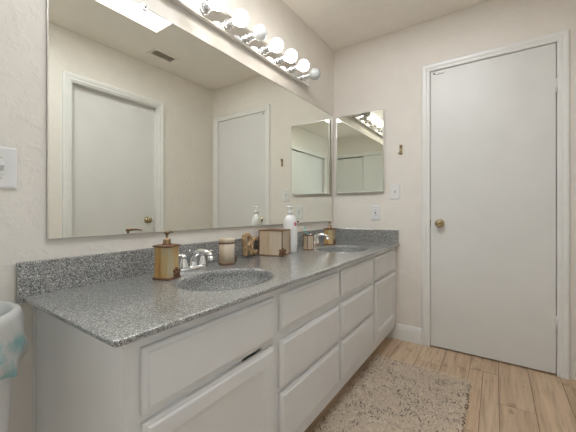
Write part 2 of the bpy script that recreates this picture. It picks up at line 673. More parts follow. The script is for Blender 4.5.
d4 = thing('door_4', None, None, (0, 0, 0), kind='structure')
casing_mesh(KY0 + 0.003, KY1 - 0.003, KZ - 0.003, FLAT, lambda a, v, z: (W - v, a, z)).build('casing', M['trim'], d4)
mid = 0.30
m = MB()
m.box(W + 0.008, W + 0.036, mid - 0.02, KY1 - 0.004, 0.012, KZ - 0.022, 0.002)
m.build('slab', M['door'], d4)
m = MB()
m.box(W + 0.044, W + 0.072, KY0 + 0.004, mid + 0.02, 0.012, KZ - 0.006, 0.002)
m.build('slab', M['door'], d4)
m = MB()
m.box(W + 0.078, W + 0.098, KY0, KY1, 0.0, KZ)
m.build('backing', M['dark'], d4)


# unseen next room, added with an emissive window to send fill light in
NX0, NX1, NY0, NY1 = -1.75, -0.1, -1.35, 0.75
m = MB()
m.box(NX0, NX1 - 0.001, NY0, NY1, -0.08, 0.0)
struct(m.build('floor_added_hall', M['wood']))
m = MB()
m.box(NX0 - 0.1, NX1 - 0.001, NY0 - 0.1, NY1 + 0.1, H, H + 0.1)
struct(m.build('ceiling_added_hall', M['shaft']))
WY0, WY1, WZ0, WZ1 = -0.95, 0.45, 0.45, 2.10
m = MB()
m.box(NX0 - 0.1, NX1 - 0.001, NY0 - 0.1, NY0, 0, H)
m.box(NX0 - 0.1, NX1 - 0.001, NY1, NY1 + 0.1, 0, H)
m.box(NX0 - 0.1, NX0, NY0, WY0, 0, H)
m.box(NX0 - 0.1, NX0, WY1, NY1, 0, H)
m.box(NX0 - 0.1, NX0, WY0, WY1, 0, WZ0)
m.box(NX0 - 0.1, NX0, WY0, WY1, WZ1, H)
m.box(NX1 - 0.02, NX1 - 0.001, NY0, YR - 0.1, 0, H)
struct(m.build('wall_added_hall', M['shaft']))
w2 = thing('added_fill_window', None, None, (0, 0, 0), kind='structure')
m = MB()
m.box(NX0 - 0.07, NX0 - 0.06, WY0 + 0.03, WY1 - 0.03, WZ0 + 0.03, WZ1 - 0.03)
m.build('pane', M['fill_pane'], w2)
m = MB()
wm = (WY0 + WY1) / 2
m.box(NX0 - 0.08, NX0 + 0.012, WY0, WY0 + 0.03, WZ0, WZ1, 0.002)
m.box(NX0 - 0.08, NX0 + 0.012, WY1 - 0.03, WY1, WZ0, WZ1, 0.002)
m.box(NX0 - 0.08, NX0 + 0.012, WY0 + 0.03, WY1 - 0.03, WZ0, WZ0 + 0.03, 0.002)
m.box(NX0 - 0.08, NX0 + 0.012, WY0 + 0.03, WY1 - 0.03, WZ1 - 0.03, WZ1, 0.002)
m.box(NX0 - 0.058, NX0 - 0.03, wm - 0.015, wm + 0.015, WZ0 + 0.03, WZ1 - 0.03, 0.002)
m.build('frame', M['trim'], w2)


# baseboards
def baseboard(name, runs):
    mb = MB()
    prof = [(0.0, 0.0), (0.013, 0.0), (0.013, 0.085), (0.009, 0.105), (0.004, 0.118), (0.0, 0.120)]
    for (x0, y0, x1, y1, nx, ny) in runs:
        la = [(x0 + nx * d, y0 + ny * d, z) for d, z in prof]
        lb = [(x1 + nx * d, y1 + ny * d, z) for d, z in prof]
        mb.loft([la, lb])
    return struct(mb.build(name, M['trim']))


baseboard('baseboard_back', [(0.0, YB, DX0 - 0.056, YB, 0, -1)])
baseboard('baseboard_right', [(W, RY1 + 0.055, W, YB, -1, 0), (W, YR, W, KY0 - 0.058, -1, 0), (W, KY1 + 0.058, W, RY0 - 0.055, -1, 0)])
baseboard('baseboard_left', [(0, LY1D + 0.056, 0, 0.327, 1, 0)])
d5 = thing('door_5', None, None, (0, 0, 0), kind='structure')
casing_mesh(LY0D + 0.003, LY1D - 0.003, LZD - 0.003, CASING, lambda a, v, z: (v, a, z)).build('casing', M['trim'], d5)
m = MB()
m.box(-0.1, 0.001, LY0D, LY0D + 0.014, 0, LZD)
m.box(-0.1, 0.001, LY1D - 0.014, LY1D, 0, LZD)
m.box(-0.1, 0.001, LY0D + 0.014, LY1D - 0.014, LZD - 0.014, LZD)
m.build('jamb', M['trim'], d5)

# ------------------------------------------------------------------ vanity cabinet
Y0, Y1 = 0.334, YB - 0.001
XF = 0.532
ZB, ZT = 0.092, 0.7370
van = thing('vanity_cabinet', 'long white painted double vanity cabinet under the grey speckled countertop', 'cabinet', (0, 0, 0))
m = MB()
m.box(0.002, XF - 0.02, Y0, Y0 + 0.018, 0.0, ZT, 0.001)                 # end panel
m.box(0.002, 0.016, Y0 - 0.006, Y0, 0.0, ZT, 0.002)                     # scribe strip against the wall
m.box(0.002, XF - 0.02, Y1 - 0.018, Y1, 0.0, ZT)
m.box(0.002, XF - 0.02, Y0 + 0.018, Y1 - 0.018, ZB, ZB + 0.016)         # bottom
m.box(0.002, 0.010, Y0 + 0.018, Y1 - 0.018, ZB + 0.016, ZT)
m.build('carcass', M['cabinet'], van)
fronts = [(0.371, 0.853), (0.892, 1.384), (1.421, 1.902), (1.940, 2.420)]
m = MB()
z_open = 0.5385
xa, xb = XF - 0.02, XF
m.box(xa, xb, Y0, fronts[0][0] + 0.012, ZB, ZT)
m.box(xa, xb, fronts[0][1] - 0.012, fronts[3][0] + 0.012, ZB, ZT)       # drawer banks
m.box(xa, xb, fronts[3][1] - 0.012, Y1, ZB, ZT)
for (a, b), notch in ((fronts[0], (0.700, 0.800)), (fronts[3], (1.95, 2.03))):
    a, b = a + 0.012, b - 0.012
    m.box(xa, xb, a, b, z_open + 0.007, ZT)
    m.box(xa, xb, a, notch[0], z_open - 0.012, z_open + 0.007)
    m.box(xa, xb, notch[1], b, z_open - 0.012, z_open + 0.007)
    m.box(xa, xb, a, b, ZB, 0.165)
m.build('face_frame', M['cabinet'], van)
m = MB()
m.box(XF - 0.095, XF - 0.075, Y0 + 0.02, Y1, 0.0, ZB)
m.build('toe_kick', M['cabinet'], van)
RAISED = [(0.0, 0.0), (0.0, 0.010), (0.003, 0.013), (0.010, 0.0145), (0.013, 0.018), (0.016, 0.019)]
SHAKER = [(0.0, 0.0), (0.0, 0.010), (0.003, 0.013), (0.010, 0.0145), (0.013, 0.018), (0.016, 0.019), (0.052, 0.019), (0.056, 0.016), (0.063, 0.015),
          (0.067, 0.010), (0.070, 0.009)]


def front(name, y0, y1, z0, z1, prof):
    mb = MB()
    x = XF + 0.0005
    loops = [[(x + d, y0 + i, z0 + i), (x + d, y1 - i, z0 + i), (x + d, y1 - i, z1 - i), (x + d, y0 + i, z1 - i)] for i, d in prof]
    mb.loft(loops)
    return mb.build(name, M['cabinet'], van)


for b in (0, 3):
    front('false_front', *fronts[b], 0.557, 0.706, RAISED)
    front('door', *fronts[b], 0.152, 0.5375, SHAKER)
for b in (1, 2):
    front('drawer', *fronts[b], 0.574, 0.706, RAISED)
    front('drawer', *fronts[b], 0.365, 0.538, RAISED)
    front('drawer', *fronts[b], 0.152, 0.345, RAISED)

# ------------------------------------------------------------------ countertop with two integral bowls
ctop = thing('countertop', 'grey speckled stone countertop with two matching oval sinks', 'countertop', (0, 0, 0))
CZT, CZB = 0.752, 0.7375
CX, CY0, CY1 = 0.566, 0.300, YB - 0.001
SINKS = [(0.338, 0.832), (0.328, 1.905)]
SA, SB = 0.155, 0.196                       # half axes across and along


def ellipse(cx, cy, a, b, z, n=56):
    return [(cx + a * math.cos(2 * PI * i / n), cy + b * math.sin(2 * PI * i / n), z) for i in range(n)]


bm = bmesh.new()
R_ = 0.004


def rrect(ins, z, r=0.012, n=4):
    pts = [(0.001, CY0 + ins, z)]
    for k in range(n + 1):
        a = -PI / 2 + (PI / 2) * k / n
        pts.append((CX - ins - r + r * math.cos(a), CY0 + ins + r + r * math.sin(a), z))
    pts += [(CX - ins, CY1, z), (0.001, CY1, z)]
    return pts


def loop_edges(pts):
    vs_ = [bm.verts.new(p) for p in pts]
    return vs_, [bm.edges.new((vs_[i], vs_[(i + 1) % len(vs_)])) for i in range(len(vs_))]


vo, eo = loop_edges(rrect(R_, CZT))
edges = list(eo)
for sx, sy in SINKS:
    _, e = loop_edges(ellipse(sx, sy, SA + 0.030, SB + 0.030, CZT))
    edges += e
bmesh.ops.triangle_fill(bm, use_beauty=True, use_dissolve=False, edges=edges, normal=(0, 0, 1))
for f in bm.faces:
    if f.normal.z < 0:
        f.normal_flip()
m = MB()
bm.verts.index_update()
m.add([v.co[:] for v in bm.verts], [[v.index for v in f.verts] for f in bm.faces])
bm.free()
m.loft([rrect(R_, CZT), rrect(R_ * 0.3, CZT - R_ * 0.3), rrect(0, CZT - R_), rrect(0, CZB + 0.003), rrect(0.003, CZB)], False, False)
vb = rrect(0.003, CZB)
# underside with the same two cut-outs
bm = bmesh.new()
vo, eo = loop_edges(rrect(0.003, CZB))
edges = list(eo)
for sx, sy in SINKS:
    _, e = loop_edges(ellipse(sx, sy, SA + 0.020, SB + 0.020, CZB))
    edges += e
bmesh.ops.triangle_fill(bm, use_beauty=True, use_dissolve=False, edges=edges, normal=(0, 0, -1))
bm.verts.index_update()
m.add([v.co[:] for v in bm.verts], [[v.index for v in f.verts] for f in bm.faces])
bm.free()
m.build('slab', M['granite'], ctop)
m = MB()
m.box(0.001, 0.021, 0.288, CY1, CZT - 0.001, 0.856, 0.002)
m.box(0.001, 0.021, 0.288, CY0 + 0.004, CZB - 0.002, CZT)
m.build('backsplash', M['granite'], ctop)
m = MB()
m.box(0.021, 0.561, CY1 - 0.020, CY1, CZT - 0.001, 0.856, 0.002)
m.build('side_splash', M['granite'], ctop)
for sx, sy in SINKS:
    m = MB()
    rings = [(0.030, 0.0), (0.027, 0.0006), (0.022, 0.0009), (0.016, 0.0005), (0.010, 0.0001), (0.003, -0.0008), (0.0, -0.004)]
    loops = [ellipse(sx, sy, SA + d, SB + d, CZT + h) for d, h in rings]
    for k in range(1, 13):
        a = (PI / 2) * k / 12
        q = math.cos(a) ** 0.75 if k < 12 else 0.0
        q = 0.13 + 0.87 * q
        loops.append(ellipse(sx - 0.02 * (1 - q), sy, SA * q, SB * q * (1 if k < 12 else 0.8), CZT - 0.004 - 0.130 * math.sin(a)))
    m.loft(loops, False, True, 0, True)
    bowl = m.build('sink_bowl', M['granite'], ctop)
    m = MB()
    m.lathe([(0.0, -0.1335), (0.023, -0.1335), (0.024, -0.131), (0.017, -0.1295), (0.016, -0.131), (0.0, -0.131)], (sx - 0.0174, sy, CZT), 'z', 24)
    m.build('drain', M['chrome'], bowl)

# ------------------------------------------------------------------ big wall mirror and the medicine cabinet
mir = thing('wall_mirror', 'large frameless wall mirror above the countertop', 'mirror', (0, 0, 0))
MY0, MY1, MZ0, MZ1 = 0.366, 2.406, 0.921, 1.8415
m = MB()
m.box(0.001, 0.0065, MY0, MY1, MZ0, MZ1, 0.0006, 0, 1)
m.build('glass', M['mirror'], mir)
m = MB()
t = 0.0035
m.box(0.0005, 0.0085, MY0 - t, MY0, MZ0 - t, MZ1 + t)
m.box(0.0005, 0.0085, MY1, MY1 + t, MZ0 - t, MZ1 + t)
m.box(0.0005, 0.0095, MY0, MY1, MZ0 - t, MZ0)
m.box(0.0005, 0.0085, MY0, MY1, MZ1, MZ1 + t)
m.build('edge_channel', M['frame'], mir)
for cy_, cz_ in ((0.69, MZ1),):
    m = MB()
    m.box(0.0068, 0.0105, cy_ - 0.010, cy_ + 0.010, cz_ - 0.012, cz_ + 0.012, 0.0015)
    m.lathe([(0.0, 0.0), (0.007, 0.0), (0.007, 0.003), (0.004, 0.005), (0.0, 0.005)], (0.0105, cy_, cz_ + 0.004), 'x', 14)
    m.build('clip', M['chrome'], mir)

med = thing('medicine_cabinet', 'small mirrored medicine cabinet on the end wall beside the door', 'cabinet', (0, 0, 0))
AX0, AX1, AZ0, AZ1 = 0.040, 0.452, 1.160, 1.825
m = MB()
m.box(AX0 + 0.004, AX1 - 0.004, YB - 0.020, YB - 0.0005, AZ0 + 0.004, AZ1 - 0.004)
m.build('body', M['trim'], med)
m = MB()
e = 0.006
m.box(AX0, AX1, YB - 0.034, YB - 0.0205, AZ0, AZ0 + e, 0.001)
m.box(AX0, AX1, YB - 0.034, YB - 0.0205, AZ1 - e, AZ1, 0.001)
m.box(AX0, AX0 + e, YB - 0.034, YB - 0.0205, AZ0 + e, AZ1 - e, 0.001)
m.box(AX1 - e, AX1, YB - 0.034, YB - 0.0205, AZ0 + e, AZ1 - e, 0.001)
mdoor = m.build('door', M['frame'], med)
m = MB()
m.box(AX0 + e, AX1 - e, YB - 0.0325, YB - 0.0210, AZ0 + e, AZ1 - e)
m.build('glass', M['dimmed_mirror'], mdoor)

# ------------------------------------------------------------------ vanity light bar
bar = thing('vanity_light', 'chrome bar light with a row of globe bulbs above the big mirror', 'light', (0, 0, 0))
LZ, LY0, LY1 = 1.988, 0.752, 1.972
m = MB()
prof = [(0.001, -0.050), (0.022, -0.050), (0.030, -0.046), (0.032, -0.040), (0.032, 0.040), (0.030, 0.046), (0.022, 0.050), (0.001, 0.050)]
m.loft([[(x, LY0, LZ + z) for x, z in prof], [(x, LY1, LZ + z) for x, z in prof]])
m.build('back_plate', M['chrome'], bar)
m = MB()
m.box(0.020, 0.0345, LY0, LY1, LZ - 0.0525, LZ - 0.0455, 0.002)
m.box(0.020, 0.0345, LY0, LY1, LZ + 0.0455, LZ + 0.0525, 0.002)
m.build('rim', M['frame'], bar)
bulbs = ['bulb_faint', 'bulb_on', 'bulb_on', 'bulb_faint', 'bulb_on', 'bulb_on', 'bulb_half', 'bulb_off']
for i, kind in enumerate(bulbs):
    yb = LY0 + 0.076 + i * 0.1526
    m = MB()
    m.lathe([(0.0, 0.0), (0.026, 0.0), (0.026, 0.003), (0.020, 0.005), (0.0195, 0.016), (0.0215, 0.018), (0.0215, 0.022), (0.0195, 0.024), (0.0195, 0.038),
             (0.0215, 0.040), (0.0215, 0.044), (0.018, 0.045), (0.0, 0.045)], (0.032, yb, LZ), 'x', 24)
    so = m.build('socket', M['chrome'], bar)
    m = MB()
    r = 0.040
    prof = [(0.0, 0.0), (0.0135, 0.0), (0.0145, 0.005), (0.0185, 0.0095)]
    c0 = 0.045
    a0 = math.asin(0.0185 / r)
    for k in range(1, 17):
        a = a0 + (PI - a0) * k / 16
        prof.append((max(1e-5, r * math.sin(a)), c0 - r * math.cos(a)))
    m.lathe(prof, (0.077, yb, LZ), 'x', 28)
    b_ = m.build('bulb', M[kind], so)
    if kind == 'bulb_off':
        b_['label'] = 'unlit grey globe bulb at the end of the bar'
    elif kind == 'bulb_faint':
        b_['label'] = 'unlit globe bulb between lit ones'

# ------------------------------------------------------------------ ceiling vent, hook, switches, outlet
v = thing('ceiling_vent', 'small louvred vent in the ceiling, seen in the big mirror', 'vent', (1.337, 1.645, H))
m = MB()
vw, vh = 0.0475, 0.10
m.box(-vw - 0.020, -vw, -vh - 0.020, vh + 0.020, -0.010, -0.0005, 0.003)
m.box(vw, vw + 0.020, -vh - 0.020, vh + 0.020, -0.010, -0.0005, 0.003)
m.box(-vw, vw, -vh - 0.020, -vh, -0.010, -0.0005, 0.003)
m.box(-vw, vw, vh, vh + 0.020, -0.010, -0.0005, 0.003)
m.build('frame', M['ceiling'], v)
m = MB()
m.box(-vw, vw, -vh, vh, -0.0015, -0.0005)
m.build('backing', M['sheet'], v)
m = MB()
for k in range(9):
    yy = -vh + 0.011 + k * 0.0222
    m.add([(-vw, yy - 0.007, -0.009), (vw, yy - 0.007, -0.009), (vw, yy + 0.005, -0.002), (-vw, yy + 0.005, -0.002),
           (-vw, yy - 0.006, -0.0095), (vw, yy - 0.006, -0.0095), (vw, yy + 0.006, -0.0025), (-vw, yy + 0.006, -0.0025)],
          [(0, 1, 2, 3), (7, 6, 5, 4), (0, 4, 5, 1), (1, 5, 6, 2), (2, 6, 7, 3), (3, 7, 4, 0)])
m.build('louvre', M['sheet'], v)

hk = thing('robe_hook', 'small brass robe hook on the wall between mirror and door', 'hook', (0.578, YB, 1.487))
m = MB()
m.box(-0.011, 0.011, -0.006, -0.0005, -0.038, 0.038, 0.003)
m.build('plate', M['brass'], hk)
m = MB()
m.tube(smooth_curve([(0, -0.004, 0.016), (0, -0.016, 0.018), (0, -0.022, 0.026), (0, -0.024, 0.034)], 5), [0.0055] * 14 + [0.0065, 0.0065], 10)
m.build('prong', M['brass'], hk)
m = MB()
m.tube(smooth_curve([(0.0, -0.004, -0.014), (0.0, -0.016, -0.030), (-0.008, -0.026, -0.034), (-0.014, -0.028, -0.024)], 5), [0.0045] * 16, 10)
m.build('prong', M['brass'], hk)


def plate_mesh(mb, w_, h_):
    """wall plate facing -y, centred on the origin"""
    prof = [(0.0, 0.0), (0.0, 0.003), (0.004, 0.006), (0.007, 0.0065)]
    mb.loft([[(-w_ / 2 + i, -d - 0.0004, -h_ / 2 + i), (w_ / 2 - i, -d - 0.0004, -h_ / 2 + i), (w_ / 2 - i, -d - 0.0004, h_ / 2 - i),
              (-w_ / 2 + i, -d - 0.0004, h_ / 2 - i)] for i, d in prof])
    return mb


def light_switch(label, loc, rotz):
    o = thing('light_switch', label, 'switch', loc, rotz)
    plate_mesh(MB(), 0.072, 0.122).build('plate', M['plastic'], o)
    m = MB()
    m.box(-0.0105, 0.0105, -0.0078, -0.0066, -0.019, 0.019, 0.001)
    m.add([(-0.005, -0.0076, -0.010), (0.005, -0.0076, -0.010), (0.005, -0.0076, 0.010), (-0.005, -0.0076, 0.010),
           (-0.004, -0.021, 0.006), (0.004, -0.021, 0.006), (0.004, -0.019, 0.014), (-0.004, -0.019, 0.014)],
          [(0, 1, 5, 4), (1, 2, 6, 5), (2, 3, 7, 6), (3, 0, 4, 7), (4, 5, 6, 7)])
    m.build('toggle', M['plastic'], o)
    m = MB()
    for zz in (-0.030, 0.030):
        m = MB()
        m.lathe([(0.0, -0.0085), (0.0025, -0.0082), (0.0032, -0.0066), (0.0, -0.0066)], (0, 0, zz), 'y', 12)
        m.build('screw', M['frame'], o)
    return o


light_switch('white toggle switch plate on the end wall beside the small mirrored cabinet', (0.532, YB, 1.160), 0)
light_switch('white toggle switch plate on the wall left of the big mirror', (0.0, 0.254, 1.137), PI / 2)

ol = thing('wall_outlet', 'white electrical outlet plate on the end wall above the splash', 'outlet', (0.378, YB, 0.992))
plate_mesh(MB(), 0.076, 0.122).build('plate', M['plastic'], ol)
m = MB()
m.box(-0.0165, 0.0165, -0.0085, -0.0066, -0.034, 0.034, 0.002)
m.build('receptacle', M['plastic'], ol)
m = MB()
for zz in (-0.019, 0.019):
    m.box(-0.0075, -0.0050, -0.0092, -0.0086, zz - 0.005, zz + 0.005)
    m.box(0.0050, 0.0075, -0.0092, -0.0086, zz - 0.004, zz + 0.004)
m.box(-0.006, 0.006, -0.0105, -0.0086, -0.0055, 0.0055, 0.0008)
m.build('slot', M['slotdark'], ol)


# ------------------------------------------------------------------ faucets
def faucet(label, x, y):
    o = thing('faucet', label, 'faucet', (x, y, CZT + 0.0006), group=None)
    ch = M['chrome']
    m = MB()
    # oval deck plate
    def oval(a, b, z, n=40):
        return [(math.copysign(abs(math.cos(2 * PI * i / n)) ** 0.8, math.cos(2 * PI * i / n)) * a,
                 math.copysign(abs(math.sin(2 * PI * i / n)) ** 0.8, math.sin(2 * PI * i / n)) * b, z) for i in range(n)]
    m.loft([oval(0.027, 0.079, 0), oval(0.027, 0.079, 0.006), oval(0.025, 0.077, 0.011), oval(0.020, 0.072, 0.014), oval(0.012, 0.062, 0.015)], smooth=True)
    m.build('base_plate', ch, o)
    m = MB()
    pts = smooth_curve([(0.0, 0, 0.010), (0.0, 0, 0.040), (0.014, 0, 0.064), (0.050, 0, 0.081), (0.090, 0, 0.080), (0.118, 0, 0.068)], 6)
    k = len(pts)
    m.tube(pts, [0.021 - 0.0095 * min(1, i / (k * 0.55)) for i in range(k)], 18)
    m.lathe([(0.0, -0.016), (0.0105, -0.016), (0.0115, -0.013), (0.0115, 0.004), (0.0, 0.004)], (0.116, 0, 0.062), 'z', 18)
    m.build('spout', ch, o)
    for sg in (-1, 1):
        m = MB()
        m.lathe([(0.0, 0.0), (0.0235, 0.0), (0.0235, 0.006), (0.021, 0.014), (0.0155, 0.034), (0.0135, 0.044), (0.0145, 0.047), (0.0145, 0.052), (0.011, 0.057),
                 (0.0, 0.058)], (0, sg * 0.051, 0.011), 'z', 24)
        pts = smooth_curve([(0.0, sg * 0.051, 0.064), (0.006, sg * 0.066, 0.067), (0.012, sg * 0.086, 0.069), (0.016, sg * 0.102, 0.068)], 5)
        m.tube(pts, [0.0075] * 5 + [0.006] * 6 + [0.0065] * 4 + [0.005], 12)
        m.build('handle', ch, o)
    m = MB()
    m.lathe([(0.0, 0.0), (0.0025, 0.0), (0.0025, 0.062), (0.0045, 0.064), (0.0045, 0.072), (0.0, 0.074)], (-0.022, 0.0, 0.010), 'z', 12)
    m.build('drain_rod', ch, o)
    return o


faucet('chrome two-handle faucet at the near sink beside the marbled cup', 0.078, 0.872)
faucet('chrome two-handle faucet at the far sink near the toothbrush holder', 0.078, 1.955)


# ------------------------------------------------------------------ marbled resin accessories
def sq(h, z, r=0.004, n=3, hy=None):
    hy = h if hy is None else hy
    pts = []
    for cx, cy, a0 in ((h - r, -hy + r, -PI / 2), (h - r, hy - r, 0), (-h + r, hy - r, PI / 2), (-h + r, -hy + r, PI)):
        for k in range(n + 1):
            a = a0 + (PI / 2) * k / n
            pts.append((cx + r * math.cos(a), cy + r * math.sin(a), z))
    return pts


def rosette(c, nrm, r=0.014):
    """little carved rose: a bud with a spiral of petals, facing nrm"""
    m = MB()
    nv = Vector(nrm).normalized()
    u = nv.cross(Vector((0, 0, 1))).normalized()
    w_ = nv.cross(u)
    c = Vector(c)
    m.sphere(c + nv * r * 0.35, r * 0.42, 10)
    for ring, (rr, k, s_) in enumerate(((0.55, 4, 0.38), (0.95, 6, 0.42))):
        for i in range(k):
            a = 2 * PI * i / k + ring * 0.5
            m.sphere(c + (u * math.cos(a) + w_ * math.sin(a)) * r * rr + nv * r * (0.22 - 0.12 * ring), r * s_, 8)
    return m


def box_body(o, h0, h1, z0, z1, mat, hy=None):
    m = MB()
    ky = 1 if hy is None else hy / h1
    m.loft([sq(h0 + (h1 - h0) * t_ - 0.002 * math.sin(PI * t_), z0 + (z1 - z0) * t_, hy=(h0 + (h1 - h0) * t_ - 0.002 * math.sin(PI * t_)) * ky) for t_ in
            (0, 0.15, 0.3, 0.5, 0.7, 0.85, 1)])
    return m.build('body', mat, o)


def soap_dispenser(label, loc, rotz, half, h, mat, aim):
    o = thing('soap_dispenser', label, 'soap dispenser', loc, rotz)
    box_body(o, half, half * 0.95, 0.007, h - 0.006, mat)
    m = MB()
    m.loft([sq(half + 0.003, 0), sq(half + 0.004, 0.004), sq(half + 0.001, 0.008)])
    m.build('base', M['brown'], o)
    m = MB()
    m.loft([sq(half * 0.95, h - 0.007), sq(half + 0.0035, h - 0.004), sq(half + 0.0035, h), sq(half * 0.7, h + 0.003)])
    m.build('lid', M['brown'], o)
    m = MB()
    m.lathe([(0.0, 0.002), (0.018, 0.002), (0.018, 0.006), (0.014, 0.009), (0.0145, 0.020), (0.012, 0.023), (0.005, 0.024), (0.0045, 0.040), (0.009, 0.042),
             (0.010, 0.049), (0.006, 0.053), (0.0, 0.053)], (0, 0, h), 'z', 22)
    pu = m.build('pump', M['bronze'], o)
    m = MB()
    ca, sa = math.cos(aim - rotz), math.sin(aim - rotz)
    m.tube(smooth_curve([(0, 0, h + 0.047), (0.028 * ca, 0.028 * sa, h + 0.049), (0.056 * ca, 0.056 * sa, h + 0.045)], 5), [0.0055] * 4 + [0.0045] * 4 + [0.0035] * 3, 10)
    m.build('nozzle', M['bronze'], pu)
    rosette((half * 0.99, half * 0.35, 0.022), (1, 0, 0), 0.015).build('rosette', M['brown'], o)
    return o


soap_dispenser('amber marbled square soap dispenser with bronze pump by the near sink', (0.148, 0.696, CZT + 0.0006), 0.30, 0.034, 0.127, M['amber'], 2.17)
soap_dispenser('amber marbled square soap dispenser standing by the far sink', (0.150, 2.078, CZT + 0.0006), 0.02, 0.033, 0.122, M['amber'], -0.97)

# tissue box cover
tb = thing('tissue_box_cover', 'marbled tan square tissue box cover in front of the white bottle', 'tissue box', (0.117, 1.427, CZT + 0.0006), 0.235)
hb = 0.0735
hq = 0.064
box_body(tb, hb * 0.98, hb, 0.005, 0.142, M['marbled'], hq)
m = MB()
m.loft([sq(hb + 0.002, 0, hy=hq + 0.002), sq(hb + 0.003, 0.003, hy=hq + 0.003), sq(hb - 0.001, 0.006, hy=hq - 0.001)])
m.build('base', M['brown'], tb)
m = MB()
top = [sq(hb, 0.141, hy=hq), sq(hb + 0.003, 0.143, hy=hq + 0.003), sq(hb + 0.003, 0.146, hy=hq + 0.003), sq(hb - 0.004, 0.148, hy=hq - 0.004)]
m.loft(top, True, False)
n_ = len(top[-1])
m.loft([top[-1], [(0.040 * math.cos(2 * PI * (i + 0.5) / n_ - PI / 2), 0.022 * math.sin(2 * PI * (i + 0.5) / n_ - PI / 2), 0.148) for i in range(n_)],
        [(0.038 * math.cos(2 * PI * (i + 0.5) / n_ - PI / 2), 0.020 * math.sin(2 * PI * (i + 0.5) / n_ - PI / 2), 0.144) for i in range(n_)]], False, True)
m.build('lid', M['brown'], tb)
rosette((hb - 0.002, -hq + 0.006, 0.024), (0.75, -0.66, 0), 0.019).build('rosette', M['brown'], tb)
for sx_, sy_ in ((1, 1), (1, -1), (-1, 1), (-1, -1)):
    m = MB()
    m.box(sx_ * (hb - 0.002) - 0.0022, sx_ * (hb - 0.002) + 0.0022, sy_ * (hq - 0.002) - 0.0022, sy_ * (hq - 0.002) + 0.0022, 0.004, 0.143)
    m.build('corner_edging', M['brown'], tb)

# tumbler with a banded rim
cup = thing('tumbler', 'marbled tan round tumbler with brown bands beside the near faucet', 'tumbler', (0.112, 1.045, CZT + 0.0006), 0.5)
m = MB()
m.lathe([(0.0, 0.004), (0.0385, 0.004), (0.0370, 0.050), (0.0375, 0.100), (0.0, 0.100)], (0, 0, 0), 'z', 32)
m.build('body', M['marbled'], cup)
m = MB()
m.lathe([(0.0, 0.0), (0.040, 0.0), (0.041, 0.004), (0.0385, 0.009), (0.0, 0.009)], (0, 0, 0), 'z', 32)
m.build('band', M['brown'], cup)
m = MB()
m.lathe([(0.0, 0.0995), (0.0385, 0.0995), (0.0392, 0.103), (0.0378, 0.106), (0.0, 0.106)], (0, 0, 0), 'z', 32)
m.build('band', M['brown'], cup)
m = MB()
m.lathe([(0.0, 0.105), (0.0378, 0.105), (0.0388, 0.112), (0.0388, 0.121), (0.0370, 0.1235), (0.034, 0.1225), (0.0335, 0.112), (0.0, 0.112)], (0, 0, 0), 'z', 32)
m.build('rim', M['marbled'], cup)
rosette((0.0335, 0.019, 0.022), (0.87, 0.49, 0), 0.014).build('rosette', M['brown'], cup)

# toothbrush holder and toothbrush
th = thing('toothbrush_holder', 'small square toothbrush holder with dark edges beside the far faucet', 'toothbrush holder', (0.172, 1.722, CZT + 0.0006), -0.45)
box_body(th, 0.026, 0.025, 0.004, 0.094, M['marbled'])
m = MB()
m.loft([sq(0.028, 0), sq(0.0285, 0.003), sq(0.026, 0.006)])
m.build('base', M['brown'], th)
for sx_, sy_ in ((1, 1), (1, -1), (-1, 1), (-1, -1)):
    m = MB()
    m.box(sx_ * 0.0245 - 0.002, sx_ * 0.0245 + 0.002, sy_ * 0.0245 - 0.002, sy_ * 0.0245 + 0.002, 0.004, 0.095)
    m.build('corner_edging', M['brown'], th)
m = MB()
lid = [sq(0.025, 0.093), sq(0.028, 0.095), sq(0.028, 0.099)]
m.loft(lid, True, False)
n_ = len(lid[-1])
m.loft([lid[-1], [(0.013 * math.cos(2 * PI * (i + 0.5) / n_ - PI / 2), 0.013 * math.sin(2 * PI * (i + 0.5) / n_ - PI / 2), 0.099) for i in range(n_)],
        [(0.012 * math.cos(2 * PI * (i + 0.5) / n_ - PI / 2), 0.012 * math.sin(2 * PI * (i + 0.5) / n_ - PI / 2), 0.0955) for i in range(n_)]], False, True)
m.build('lid', M['brown'], th)
br = thing('toothbrush', 'white and teal toothbrush standing in the square holder', 'toothbrush', (0.172, 1.722, CZT + 0.0955))
m = MB()
m.tube(smooth_curve([(0.004, 0.004, 0.001), (-0.006, -0.012, 0.016), (-0.016, -0.027, 0.032)], 5), [0.0045] * 11, 10)
m.build('handle', M['teal'], br)
m = MB()
m.tube(smooth_curve([(-0.016, -0.027, 0.031), (-0.018, -0.030, 0.042), (-0.019, -0.032, 0.056)], 4), [0.004] * 9, 10)
m.build('head', M['plastic'], br)
m = MB()
for k in range(5):
    for j in (-1, 1):
        zz = 0.040 + k * 0.0036
        m.box(-0.0185 + 0.0035, -0.0185 + 0.014, -0.031 + j * 0.0022 - 0.0015, -0.031 + j * 0.0022 + 0.0015, zz, zz + 0.0026)
m.build('bristles', M['teal'], br)

